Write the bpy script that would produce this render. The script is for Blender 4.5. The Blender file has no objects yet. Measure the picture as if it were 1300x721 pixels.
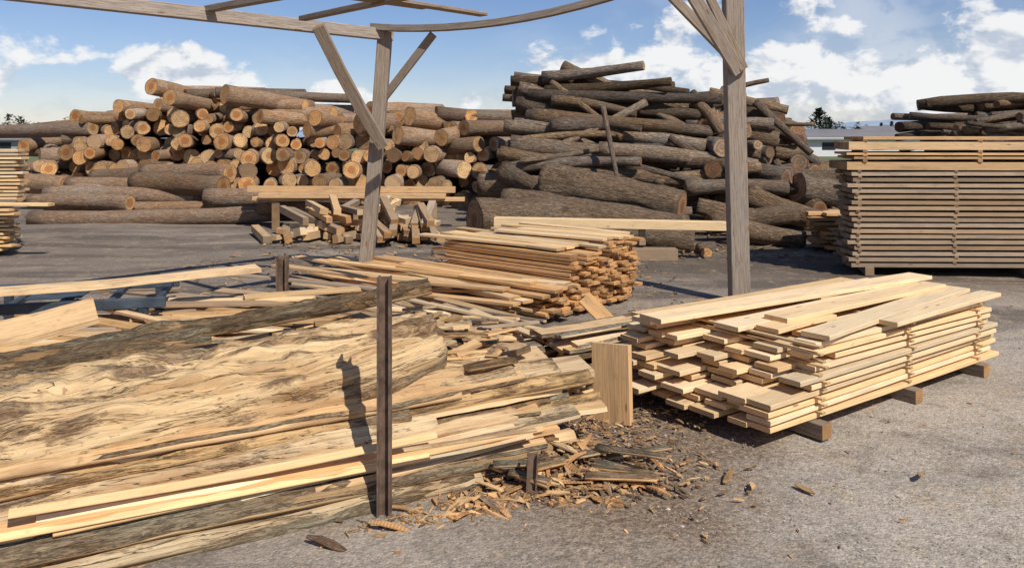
import bpy, math, random
from mathutils import Vector, noise
R = random.Random(7)
CAMZ = 1.7
def W(x, y, Y):
    # survey note -> world metres (photo bearing + distance from the camera station)
    return Vector(((x-650)/1000*Y, Y, CAMZ-(y-175)/1000*Y))
def rr(a, b): return R.uniform(a, b)
Z = Vector((0, 0, 1))

# ------------------------------------------------------------------ materials
def new_mat(name):
    m = bpy.data.materials.new(name); m.use_nodes = True
    nt = m.node_tree; b = nt.nodes['Principled BSDF']
    b.inputs['Roughness'].default_value = .8
    b.inputs['Specular IOR Level'].default_value = .2
    return m, nt, b
class N:
    def __init__(s, nt): s.nt = nt
    def n(s, t, **k):
        nd = s.nt.nodes.new(t)
        for a, v in k.items(): setattr(nd, a, v)
        return nd
    def put(s, sock, v):
        if isinstance(v, bpy.types.NodeSocket): s.nt.links.new(v, sock)
        elif v is not None:
            if isinstance(v, (tuple, list)) and len(v) == 3 and sock.type == 'RGBA': v = (*v, 1)
            sock.default_value = v
    def math(s, op, a, b=None, c=None, clamp=False):
        nd = s.n('ShaderNodeMath', operation=op); nd.use_clamp = clamp
        s.put(nd.inputs[0], a)
        if b is not None: s.put(nd.inputs[1], b)
        if c is not None: s.put(nd.inputs[2], c)
        return nd.outputs[0]
    def vm(s, op, a, b=None, out=0):
        nd = s.n('ShaderNodeVectorMath', operation=op); s.put(nd.inputs[0], a)
        if b is not None: s.put(nd.inputs[1], b)
        return nd.outputs[out]
    def map(s, vec, sc):
        return s.vm('MULTIPLY', vec, sc)
    def noise(s, vec, scale, detail=4, rough=.55, dist=0):
        nd = s.n('ShaderNodeTexNoise'); s.put(nd.inputs['Vector'], vec)
        nd.inputs['Scale'].default_value = scale; nd.inputs['Detail'].default_value = detail
        nd.inputs['Roughness'].default_value = rough; nd.inputs['Distortion'].default_value = dist
        return nd.outputs[0]
    def vor(s, vec, scale, feature='F1', out=0):
        nd = s.n('ShaderNodeTexVoronoi', feature=feature); s.put(nd.inputs['Vector'], vec)
        nd.inputs['Scale'].default_value = scale
        return nd.outputs[out]
    def rng(s, v, a, b, c=0., d=1., smooth=True):
        nd = s.n('ShaderNodeMapRange'); nd.interpolation_type = 'SMOOTHSTEP' if smooth else 'LINEAR'
        s.put(nd.inputs[0], v)
        for i, q in enumerate((a, b, c, d)): s.put(nd.inputs[i+1], q)
        return nd.outputs[0]
    def mix(s, f, a, b, mode='MIX'):
        nd = s.n('ShaderNodeMix', data_type='RGBA', blend_type=mode)
        s.put(nd.inputs[0], f); s.put(nd.inputs[6], a); s.put(nd.inputs[7], b)
        return nd.outputs[2]
    def bump(s, bsdf, h, st, d):
        nd = s.n('ShaderNodeBump'); nd.inputs['Strength'].default_value = st
        nd.inputs['Distance'].default_value = d; s.put(nd.inputs['Height'], h)
        s.nt.links.new(nd.outputs[0], bsdf.inputs['Normal'])

def tinted(g, col, lo=.62, hi=1.22, glo=.88):
    a = g.n('ShaderNodeAttribute', attribute_name='tint')
    sp = g.n('ShaderNodeSeparateColor'); g.nt.links.new(a.outputs['Color'], sp.inputs[0])
    br = g.rng(sp.outputs[0], 0, 1, lo, hi, False)
    cc = g.n('ShaderNodeCombineColor')
    g.put(cc.inputs[0], br)
    g.put(cc.inputs[1], g.math('MULTIPLY', br, g.rng(sp.outputs[1], 0, 1, glo, 1.06, False)))
    g.put(cc.inputs[2], g.math('MULTIPLY', br, g.rng(sp.outputs[1], 0, 1, glo-.17, 1.15, False)))
    return g.mix(1.0, col, cc.outputs[0], 'MULTIPLY'), sp

def wood(name, ca, cb, dirty, dirt=.5, knots=True, bump=.004, lo=.7, cracks=0.):
    m, nt, b = new_mat(name); g = N(nt)
    uv = g.n('ShaderNodeUVMap').outputs[0]
    gr = g.noise(g.map(uv, (1.3, 34, 1)), 3, 4, .6, .35)
    fine = g.noise(g.map(uv, (5, 160, 1)), 3, 2, .6)
    big = g.noise(g.map(uv, (1.1, 6, 1)), 1.6, 3, .6)
    blot = g.noise(g.map(uv, (3.5, 6, 1)), 2.2, 4, .7)
    c = g.mix(g.rng(gr, .33, .68), ca, cb)
    c = g.mix(g.math('MULTIPLY', g.rng(fine, .45, .75), .3), c, tuple(q*.6 for q in cb))
    c = g.mix(g.math('MULTIPLY', g.rng(big, .48, .74), dirt), c, dirty)
    c = g.mix(g.rng(blot, .56, .70, 0, dirt*.6), c, tuple(q*.75 for q in dirty))
    if cracks:
        ck = g.noise(g.map(uv, (.7, 26, 1)), 1.7, 3, .6, .2)
        c = g.mix(g.rng(g.math('ABSOLUTE', g.math('SUBTRACT', ck, .5)), 0, .010, cracks, 0), c, (.06, .04, .03))
    if knots:
        v = g.vor(g.map(uv, (2.2, 9, 1)), 1.0)
        c = g.mix(g.rng(v, .04, .10, .8, 0), c, (.16, .08, .04))
    c, sp = tinted(g, c, lo, 1.2)
    g.put(b.inputs['Base Color'], c)
    g.bump(b, gr, .5, bump)
    return m

def endwood(name, ca, cb, dirty, freq=260., crack=True, dirt=.5, lo=.6):
    m, nt, b = new_mat(name); g = N(nt)
    uv = g.n('ShaderNodeUVMap').outputs[0]
    n1 = g.noise(uv, 6, 3)
    ln = g.vm('LENGTH', uv, out=1)
    ph = g.math('ADD', g.math('MULTIPLY', ln, freq), g.math('MULTIPLY', n1, 9))
    w = g.math('MULTIPLY_ADD', g.math('SINE', ph), .5, .5)
    c = g.mix(w, ca, cb)
    at = g.n('ShaderNodeAttribute', attribute_name='tint')
    sh = g.vm('ADD', uv, g.vm('MULTIPLY', at.outputs['Vector'], (13, 17, 0)))
    c = g.mix(g.math('MULTIPLY', g.rng(g.noise(sh, 4.5, 4, .65), .42, .7), dirt), c, dirty)
    if crack:
        s = g.n('ShaderNodeSeparateXYZ'); g.put(s.inputs[0], uv)
        an = g.math('ARCTAN2', s.outputs[1], s.outputs[0])
        cx = g.n('ShaderNodeCombineXYZ'); g.put(cx.inputs[0], g.math('MULTIPLY', an, 3.2)); g.put(cx.inputs[1], g.math('MULTIPLY', ln, 2.5))
        cr = g.noise(g.vm('ADD', cx.outputs[0], g.vm('MULTIPLY', at.outputs['Vector'], (11, 19, 0))), 1.6, 2, .6)
        cm = g.rng(g.math('ABSOLUTE', g.math('SUBTRACT', cr, .52)), .0, .022, .75, 0)
        c = g.mix(cm, c, (.09, .045, .02))
        # some faces are dark heartwood in the middle or weathered all over
        s2 = g.n('ShaderNodeSeparateColor'); g.put(s2.inputs[0], at.outputs['Color'])
        hw = g.math('MULTIPLY', g.rng(s2.outputs[2], .55, .7), g.rng(g.math('ADD', ln, g.math('MULTIPLY', n1, .05)), .16, .09, 0, .75))
        c = g.mix(hw, c, (cb[0]*.62, cb[1]*.45, cb[2]*.38))
        c = g.mix(g.rng(s2.outputs[2], .22, .05, 0, .75), c, dirty)
    c, sp = tinted(g, c, lo, 1.22, .8 if crack else .88)
    g.put(b.inputs['Base Color'], c)
    return m

def bark(name, ca, cb, cc, bump=.03, peel=None, pe=(.55, .62), furrow=(.6, .1), lo=.55, soft=False):
    m, nt, b = new_mat(name); g = N(nt)
    uv = g.n('ShaderNodeUVMap').outputs[0]
    n1 = g.noise(g.map(uv, (3.4, 15, 1)), 1.9, 5, .72, .7)
    n2 = g.noise(g.map(uv, (1.0, 2.0, 1)), 1.3, 3, .6)
    c = g.mix(g.rng(n1, .32, .66), ca, cb)
    c = g.mix(g.rng(n2, .42, .66, 0, .7), c, cc)
    if not soft:
        n4 = g.noise(g.map(uv, (5, 30, 1)), 1.5, 3, .7, .6)
        fr = g.rng(g.math('ABSOLUTE', g.math('SUBTRACT', n4, .5)), 0, furrow[1], furrow[0], 0)
        c = g.mix(fr, c, tuple(q*.3 for q in ca))
    h = n1
    if peel:
        n3 = g.noise(g.map(uv, (.8, 3.0, 1)), 1.5, 6, .68, .7)
        pm = g.rng(n3, pe[0], pe[1])
        fib = g.noise(g.map(uv, (1.4, 45, 1)), 2, 4, .65, .2)
        big = g.noise(g.map(uv, (1.3, 4, 1)), 1.1, 5, .65)
        spk = g.noise(g.map(uv, (9, 22, 1)), 2.0, 3, .7)
        pc = g.mix(g.rng(fib, .3, .7), peel, tuple(q*.66 for q in peel))
        pc = g.mix(g.rng(big, .46, .64, 0, .75), pc, (peel[0]*.55, peel[1]*.45, peel[2]*.38))
        pc = g.mix(g.rng(spk, .58, .68, 0, .6), pc, (.16, .09, .05))
        crk = g.noise(g.map(uv, (.6, 10, 1)), 1.8, 4, .6, .3)
        ck = g.rng(g.math('ABSOLUTE', g.math('SUBTRACT', crk, .5)), 0, .008, .9, 0)
        pc = g.mix(ck, pc, (.07, .04, .025))
        c = g.mix(pm, c, pc)
        h = g.math('SUBTRACT', g.math('MULTIPLY', g.math('SUBTRACT', 1.3, pm), n1), g.math('MULTIPLY', ck, .25))
    c, sp = tinted(g, c, lo)
    g.put(b.inputs['Base Color'], c); b.inputs['Roughness'].default_value = .92
    g.bump(b, h, .9, bump)
    return m

M_PINE = wood('pine_board', (.76, .57, .34), (.66, .46, .25), (.45, .34, .22), .6)
M_PEND = endwood('pine_board_end', (.66, .46, .25), (.52, .33, .16), (.36, .25, .16), 420, False, .5)
M_ORNG = wood('larch_board', (.66, .43, .22), (.52, .31, .145), (.30, .20, .12), .65)
M_OEND = endwood('larch_board_end', (.58, .35, .16), (.40, .21, .09), (.20, .12, .07), 420, False, .8)
M_OLD = wood('brown_shaded_board', (.42, .30, .20), (.31, .22, .14), (.21, .165, .12), .7)  # dark brown wood; the far stack's front shade is put into this colour
M_BRNE = endwood('brown_board_end', (.36, .25, .15), (.25, .16, .09), (.15, .10, .07), 400, False, .6)
M_GREY = wood('weathered_timber', (.37, .30, .23), (.22, .17, .13), (.29, .26, .23), .8, True, .008, .7, .9)
M_SLAB = wood('sawn_slab', (.66, .46, .25), (.53, .34, .17), (.29, .17, .09), .85, True, .008, .5, .5)
M_BSPR = bark('spruce_bark', (.25, .15, .095), (.44, .295, .185), (.39, .31, .23), .035, lo=.5)
M_BDRK = bark('hardwood_bark', (.15, .10, .07), (.38, .275, .185), (.29, .24, .185), .05, None, None, (.7, .12), .36)
M_BPEEL = bark('peeled_bark', (.19, .11, .06), (.37, .245, .14), (.33, .27, .18), .03, (.62, .44, .24), (.40, .50), lo=.7)
M_BFRESH = bark('slab_bark', (.17, .11, .065), (.34, .25, .155), (.36, .335, .24), .025, (.54, .36, .19), (.54, .61))
M_LEND = endwood('spruce_log_end', (.68, .45, .22), (.50, .29, .12), (.25, .155, .085), 110, True, .8, .48)
M_DEND = endwood('hardwood_log_end', (.44, .29, .16), (.29, .17, .095), (.14, .09, .06), 90, True, .8, .48)

def simple(name, col, rough=.6, metal=0., var=.25, sc=6.):
    m, nt, b = new_mat(name); g = N(nt)
    tc = g.n('ShaderNodeTexCoord').outputs['Object']
    n1 = g.noise(tc, sc, 4, .65)
    g.put(b.inputs['Base Color'], g.mix(g.rng(n1, .3, .72), col, tuple(q*(1-var*2) for q in col)))
    b.inputs['Roughness'].default_value = rough; b.inputs['Metallic'].default_value = metal
    g.bump(b, n1, .3, .004)
    return m
M_RUST = simple('rusty_steel', (.20, .13, .09), .8, .1, .3, 14)
M_STEEL = simple('blue_grey_painted_steel', (.075, .095, .115), .55, .1, .25, 5)

# ------------------------------------------------------------------ mesh builder
class MB:
    def __init__(s): s.v = []; s.f = []; s.m = []; s.uv = []; s.t = []; s.sm = []; s.mats = []
    def mi(s, m):
        if m not in s.mats: s.mats.append(m)
        return s.mats.index(m)
    def add(s, idx, mat, uvs, tint, smooth=False):
        s.f.append(idx); s.m.append(s.mi(mat)); s.uv.extend(uvs); s.t.append(tint); s.sm.append(smooth)
    def sweep(s, pts, ups, profs, segm, cap, tint, smooth=False, pith=(0, 0), rim=None):
        n = len(profs[0]); base = len(s.v); ou, ov = rr(0, 50), rr(0, 50); K = len(pts)
        cum = 0; us = [0]
        for i in range(1, K): cum += (pts[i]-pts[i-1]).length; us.append(cum)
        for i, p in enumerate(pts):
            t = (pts[min(i+1, K-1)]-pts[max(i-1, 0)]).normalized()
            up = ups if isinstance(ups, Vector) else ups[i]
            side = t.cross(up).normalized(); u2 = side.cross(t).normalized()
            for a, b in profs[i]: s.v.append(p+side*a+u2*b)
        per = [0]
        P = profs[K//2]
        for j in range(n): per.append(per[-1]+math.hypot(P[(j+1) % n][0]-P[j][0], P[(j+1) % n][1]-P[j][1]))
        for i in range(K-1):
            for j in range(n):
                k = (j+1) % n
                a, b, c, d = base+i*n+j, base+i*n+k, base+(i+1)*n+k, base+(i+1)*n+j
                mt = segm[j] if isinstance(segm, list) else segm
                s.add((a, d, c, b), mt, [(us[i]+ou, per[j]+ov), (us[i+1]+ou, per[j]+ov), (us[i+1]+ou, per[j+1]+ov), (us[i]+ou, per[j+1]+ov)], tint, smooth)
        for e in (0, K-1):
            pr = profs[e]; ids = [base+e*n+j for j in range(n)]
            if rim:
                cx = sum(q[0] for q in pr)/n; cy = sum(q[1] for q in pr)/n
                ib = len(s.v); q2 = []
                cpt = sum((s.v[q] for q in ids), Vector())/n
                for j in range(n):
                    s.v.append(cpt+(s.v[ids[j]]-cpt)*(1-rim)); q2.append(((pr[j][0]-cx)*(1-rim), (pr[j][1]-cy)*(1-rim)))
                for j in range(n):
                    k = (j+1) % n
                    q = (ids[j], ids[k], ib+k, ib+j)
                    if e: q = q[::-1]
                    s.add(q, segm[0] if isinstance(segm, list) else segm, [(0, 0), (0, .1), (.1, .1), (.1, 0)], tint)
                ids2 = [ib+j for j in range(n)]; uvs = q2
            else:
                ids2 = ids; uvs = [(q[0]+pith[0], q[1]+pith[1]) for q in pr]
            if e: ids2 = ids2[::-1]; uvs = uvs[::-1]
            s.add(tuple(ids2), cap, uvs, tint)
    def plank(s, p0, p1, w, h, up=Z, mat=None, end=None, nseg=3, bow=0., side=0., ch=.003, tint=None, twist=0.):
        mat = mat or M_PINE; end = end or M_PEND
        tint = tint or (rr(0, 1), rr(0, 1), rr(0, 1))
        pts = []; up = up.normalized(); sd = (p1-p0).cross(up).normalized()
        for i in range(nseg+1):
            t = i/nseg; q = math.sin(math.pi*t)
            pts.append(p0.lerp(p1, t)+up*bow*q+sd*side*q)
        a, b, c = w/2, h/2, min(ch, h/4)
        if c > 0: pr = [(-a+c, -b), (a-c, -b), (a, -b+c), (a, b-c), (a-c, b), (-a+c, b), (-a, b-c), (-a, -b+c)]
        else: pr = [(-a, -b), (a, -b), (a, b), (-a, b)]
        ups = up if not twist else [up+sd*twist*(i/nseg-.5) for i in range(nseg+1)]
        s.sweep(pts, ups, [pr]*(nseg+1), mat, end, tint, False, (rr(-.1, .1), rr(.03, .14)))
    def waney(s, p0, p1, w, h, up, mat, edge, end, K=16, side=0., bow=0., tint=None, amp=.014):
        # board with wandering natural edges
        tint = tint or (rr(0, 1), rr(0, 1), rr(0, 1)); up = up.normalized(); sd = (p1-p0).cross(up).normalized(); L = (p1-p0).length
        sd1 = Vector((rr(0, 99), rr(0, 99), 0)); pts = []; prs = []
        for i in range(K+1):
            t = i/K; q = math.sin(math.pi*t); pts.append(p0.lerp(p1, t)+up*(bow*q+.008*noise.noise(sd1+Vector((t*L*3, 7, 0))))+sd*side*q)
            l = w/2+amp*1.6*noise.noise(sd1+Vector((t*L*1.6, 0, 0)))+amp*.6*noise.noise(sd1+Vector((t*L*8, 0, 0))); r = w/2+amp*1.6*noise.noise(sd1+Vector((t*L*1.6, 5, 0)))+amp*.6*noise.noise(sd1+Vector((t*L*8, 5, 0)))
            hh = h/2*(1+.35*noise.noise(sd1+Vector((t*L*2, 9, 0))))
            l = max(l, .004); r = max(r, .004)
            prs.append([(-l, -hh), (r, -hh), (r*.88, hh), (-l*.88, hh)])
        s.sweep(pts, up, prs, [mat, edge, mat, edge], end, tint, False, (rr(-.1, .1), rr(.03, .14)))
    def log(s, p0, p1, r0, r1, mat, end, n=14, K=6, rough=.06, bend=.02, tint=None, rim=.07, flat=1.):
        tint = tint or (rr(0, 1), rr(0, 1), rr(0, 1))
        L = (p1-p0).length; up = Z if abs((p1-p0).normalized().z) < .9 else Vector((1, 0, 0))
        sd = (p1-p0).cross(up).normalized(); sx, sz = rr(-bend, bend)*L, rr(-bend, bend)*L
        seed = Vector((rr(0, 99), rr(0, 99), rr(0, 99)))
        pts = []; profs = []
        for i in range(K+1):
            t = i/K; q = math.sin(math.pi*t)
            pts.append(p0.lerp(p1, t)+sd*sx*q+up*sz*q)
            r = r0+(r1-r0)*t; pr = []
            for j in range(n):
                a = 2*math.pi*j/n; d = Vector((math.cos(a), math.sin(a), t*L*1.1))
                k = 1+rough*1.6*noise.noise(seed+d*1.2)+rough*.9*noise.noise(seed*2+Vector((d.x*3, d.y*3, d.z*3)))
                pr.append((math.cos(a)*r*k, math.sin(a)*r*k*flat))
            profs.append(pr)
        s.sweep(pts, up, profs, mat, end, tint, True, (0, 0), rim)
    def slab(s, p0, p1, w, h, mb, mw, end, up=Z, n=9, K=14, amp=.012, bow=0., side=0., tint=None, taper=.85, rag=0.):
        # bark-backed slab: flat sawn underside, domed outer face
        tint = tint or (rr(0, 1), rr(0, 1), rr(0, 1)); up = up.normalized()
        L = (p1-p0).length; sd = (p1-p0).cross(up).normalized(); seed = Vector((rr(0, 99), rr(0, 99), rr(0, 99)))
        pts = []; profs = []
        for i in range(K+1):
            t = i/K; q = math.sin(math.pi*t)
            pts.append(p0.lerp(p1, t)+up*bow*q+sd*side*q); f = 1+(taper-1)*t
            ww = w*f*(1+.12*noise.noise(seed+Vector((t*L*1.5, 0, 0))))
            if rag and t*L < rag: ww *= .72+.28*(t*L/rag)**.5
            pr = []
            for j in range(n):
                a = math.pi*j/(n-1)
                e = amp*noise.noise(seed+Vector((t*L*2.2, math.cos(a)*w*9, 3)))+amp*.6*noise.noise(seed+Vector((t*L*7, math.cos(a)*w*22, 9)))
                e += amp*.5*math.floor(3*noise.noise(seed+Vector((t*L*1.3, math.cos(a)*w*16, 31))))/2
                pr.append((math.cos(a)*(ww/2+e), max(0., math.sin(a))**.8*(h*f+e*1.5)))
            pr.append((-ww/2*.97, -.012)); pr.append((ww/2*.97, -.012))
            profs.append(pr)
        segm = [mb]*(n-1)+[mw, mw, mw]
        s.sweep(pts, up, profs, segm, end, tint, True, (0, rr(.05, .12)))
    def obj(s, name, parent=None):
        me = bpy.data.meshes.new(name); me.from_pydata([tuple(q) for q in s.v], [], s.f)
        for m in s.mats: me.materials.append(m)
        me.polygons.foreach_set('material_index', s.m)
        me.polygons.foreach_set('use_smooth', s.sm)
        uvl = me.uv_layers.new(name='UVMap'); uvl.data.foreach_set('uv', [c for q in s.uv for c in q])
        ca = me.color_attributes.new('tint', 'FLOAT_COLOR', 'CORNER'); buf = []
        for p, t in zip(s.f, s.t): buf.extend(list((*t, 1.))*len(p))
        ca.data.foreach_set('color', buf)
        me.validate(); me.update()
        o = bpy.data.objects.new(name, me); bpy.context.scene.collection.objects.link(o)
        if parent: o.parent = parent
        return o
def empty(name):
    o = bpy.data.objects.new(name, None); bpy.context.scene.collection.objects.link(o); return o

# ------------------------------------------------------------------ ground
def ground():
    m, nt, b = new_mat('yard_gravel'); g = N(nt)
    geo = g.n('ShaderNodeNewGeometry').outputs['Position']
    big = g.noise(geo, .22, 4, .6, .4); mid = g.noise(geo, 1.1, 5, .65, .3)
    fine = g.noise(geo, 38, 4, .75); peb = g.vor(geo, 70, 'F1'); pc = g.vor(geo, 70, 'F1', 1)
    pr = g.n('ShaderNodeSeparateColor'); g.put(pr.inputs[0], pc)
    sp = g.n('ShaderNodeSeparateXYZ'); g.put(sp.inputs[0], geo)
    light, dark = (.45, .385, .31), (.14, .105, .077)
    # packed pale gravel close to the drive, darker damp soil by the log piles
    d1 = g.vm('LENGTH', g.vm('MULTIPLY', g.vm('SUBTRACT', geo, (5.5, 3.0, 0)), (.16, .20, 1)), out=1)
    f1 = g.math('ADD', d1, g.math('MULTIPLY', g.math('SUBTRACT', mid, .5), .9))
    c = g.mix(g.rng(f1, .6, 1.3), light, (.29, .235, .185))
    yb = g.math('ADD', sp.outputs[1], g.math('MULTIPLY', g.math('SUBTRACT', big, .5), 7))
    c = g.mix(g.math('MULTIPLY', g.rng(yb, 7.9, 10.2), g.rng(sp.outputs[0], -3.5, 2.2, .35, 1)), c, dark)
    # vehicle-worn damp streaks across the yard
    tr = g.noise(g.map(geo, (.22, 1.5, 1)), 1.0, 5, .65, .6)
    c = g.mix(g.math('MULTIPLY', g.rng(tr, .50, .60), g.rng(sp.outputs[1], 6, 8, .2, .8)), c, (.125, .10, .08))
    c = g.mix(g.math('MULTIPLY', g.rng(tr, .46, .34), .4), c, (.47, .39, .29))
    c = g.mix(g.rng(mid, .50, .66, 0, .6), c, (.175, .14, .11))
    c = g.mix(g.rng(g.noise(geo, 3.3, 5, .72), .52, .68, 0, .55), c, (.43, .33, .21))
    c = g.mix(g.rng(g.noise(geo, 5.1, 4, .7), .56, .70, 0, .45), c, (.15, .115, .085))
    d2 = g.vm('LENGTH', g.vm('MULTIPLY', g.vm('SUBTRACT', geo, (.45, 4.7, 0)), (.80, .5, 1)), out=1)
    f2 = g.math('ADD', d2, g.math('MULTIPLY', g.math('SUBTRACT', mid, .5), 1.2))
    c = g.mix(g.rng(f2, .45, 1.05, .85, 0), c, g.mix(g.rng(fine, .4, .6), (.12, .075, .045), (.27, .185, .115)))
    c = g.mix(g.rng(fine, .34, .62, .42, 0), c, g.mix(1., c, (.42, .40, .38), 'MULTIPLY'))
    v = g.rng(pr.outputs[0], 0, 1, .68, 1.2, False); cv = g.n('ShaderNodeCombineColor')
    for i in range(3): g.put(cv.inputs[i], v)
    c = g.mix(.8, c, g.mix(1., c, cv.outputs[0], 'MULTIPLY'))
    c = g.mix(g.rng(sp.outputs[1], 40, 70), c, (.13, .15, .07))
    g.put(b.inputs['Base Color'], c); b.inputs['Roughness'].default_value = .95
    h = g.math('ADD', g.math('MULTIPLY', g.math('SUBTRACT', 1., peb), .4), g.math('ADD', fine, g.math('MULTIPLY', mid, 1.6)))
    g.bump(b, h, .6, .02)
    xs = [-900, -300, -100, -40]+[-16+i*.4 for i in range(81)]+[40, 100, 300, 900]
    ys = [-60, -10]+[0+i*.4 for i in range(71)]+[40, 60, 100, 300, 1500]
    v = []; f = []
    for y in ys:
        for x in xs:
            z = 0
            if -16 <= x <= 16 and 0 <= y <= 28: z = .035*noise.noise(Vector((x*.45, y*.45, 0)))+.012*noise.noise(Vector((x*1.7, y*1.7, 5)))-.012
            v.append((x, y, z))
    nx = len(xs)
    for j in range(len(ys)-1):
        for i in range(nx-1): a = j*nx+i; f.append((a, a+1, a+nx+1, a+nx))
    me = bpy.data.meshes.new('ground'); me.from_pydata(v, [], f); me.materials.append(m)
    for p in me.polygons: p.use_smooth = True
    o = bpy.data.objects.new('ground', me); bpy.context.scene.collection.objects.link(o)
ground()

def stones():
    m, nt, b = new_mat('loose_stone'); g = N(nt)
    c, _ = tinted(g, (.42, .37, .31)); g.put(b.inputs['Base Color'], c)
    mb = MB()
    for i in range(4500):
        y = 2.6+5.5*R.random()**1.5; x = rr(-.1, .75)*y; r = rr(.002, .006)*(1 if R.random() < .96 else 2.0)
        base = len(mb.v); t = (rr(0, 1), rr(.3, 1), 0)
        for dx, dy, dz in ((1, 0, 0), (0, 1, 0), (-1, 0, 0), (0, -1, 0), (0, 0, .8), (0, 0, -.8)):
            mb.v.append(Vector((x+dx*r*rr(.6, 1.3), y+dy*r*rr(.6, 1.3), .002+dz*r)))
        for q in ((0, 1, 4), (1, 2, 4), (2, 3, 4), (3, 0, 4)): mb.add(tuple(base+k for k in q), m, [(0, 0)]*3, t)
    mb.obj('gravel')
stones()

# ------------------------------------------------------------------ left spruce log pile
def left_pile():
    prof = [(14, 196), (40, 186), (70, 168), (95, 150), (150, 138), (190, 112), (240, 112), (300, 116), (350, 124), (395, 140), (440, 150), (480, 140), (560, 138), (610, 150), (632, 180), (645, 215)]
    def top(px):
        for (a, ya), (b, yb) in zip(prof, prof[1:]):
            if a <= px <= b: return ya+(yb-ya)*(px-a)/(b-a)
        return 220
    mb = MB()
    def yfront(x): return 19.3+(-.16)*(x+1)*.9
    row = 0; z = .2
    while z < 4.2:
        x = -14.4+(row % 2)*.22
        while x < -.2:
            yf = yfront(x)+z*.38; r = rr(.12, .24)
            px = 650+1000*x/yf; zt = CAMZ+(175-top(px))/1000*yf
            if px > 10 and z+r < zt+.12 and px < 642:
                last = z+.40+r > zt
                yaw = rr(-.36, .36)+(-.12 if px < 400 else .1)
                if last: yaw += R.choice((-.8, .75, .9, .2))
                elif R.random() < .10: yaw += R.choice((-.6, .6))
                L = rr(3.4, 4.4)
                p0 = Vector((x+rr(-.06, .06), yf+rr(-.55, .55), z+rr(-.08, .08)))
                if last: p0.y += .5
                d = Vector((math.sin(yaw), math.cos(yaw), rr(-.06, .06)))
                if last and yaw < -.3: p0.x += .6
                mb.log(p0, p0+d*L, r, r*rr(.8, 1.05), M_BSPR, M_LEND, 14, 4, .08, .012)
            x += r*1.9+rr(-.03, .04) if r > .15 else .31
        z += .345; row += 1
    for (x0, y0, x1, y1, Y, r) in [(285, 120, 395, 138, 20.8, .27), (192, 110, 262, 126, 21.5, .24), (95, 148, 160, 158, 22.5, .2), (455, 158, 560, 150, 20.6, .27), (520, 148, 612, 166, 20.2, .25),
                                   (470, 140, 560, 141, 21.3, .24), (560, 175, 618, 162, 19.8, .22), (505, 172, 600, 180, 19.7, .24), (330, 148, 440, 160, 20.6, .2), (215, 124, 275, 136, 20.8, .22), (150, 135, 215, 142, 21.6, .2), (400, 150, 450, 160, 20.7, .22), (30, 185, 85, 178, 23.5, .2)]:
        a = W(x0, y0, Y); b = W(x1, y1, Y+1.8); mb.log(a, b, r, r*.85, M_BSPR, M_LEND, 16, 5, .05, .01, (rr(.5, 1), rr(0, .4), rr(0, 1)))
    mb.obj('log_pile')
left_pile()

def ground_logs():
    rows = [(40, 278, 395, 268, 15.9, 15.6, .17), (60, 268, 420, 262, 16.9, 16.6, .15), (28, 232, 85, 236, 18.6, 18.4, .24), (262, 252, 462, 252, 16.3, 16.0, .2), (60, 247, 262, 252, 17.3, 17.0, .2),
            (90, 236, 290, 236, 18.4, 17.2, .22), (172, 232, 284, 238, 17.4, 16.6, .24), (184, 221, 292, 220, 18.2, 17.2, .22), (40, 256, 165, 258, 16.9, 16.4, .17), (120, 226, 200, 222, 18.8, 18.3, .2), (95, 243, 170, 243, 18.1, 17.9, .2), (330, 262, 480, 270, 15.5, 15.1, .16)]
    for i, (x0, y0, x1, y1, Y0, Y1, r) in enumerate(rows):
        mb = MB(); mb.log(W(x0, y0, Y0), W(x1, y1, Y1), r, r*.95, M_BSPR, M_LEND, 18, 12, .07, .012, (rr(.1, .7), rr(.2, .9), rr(.3, 1)))
        mb.obj('felled_log')
ground_logs()

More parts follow.
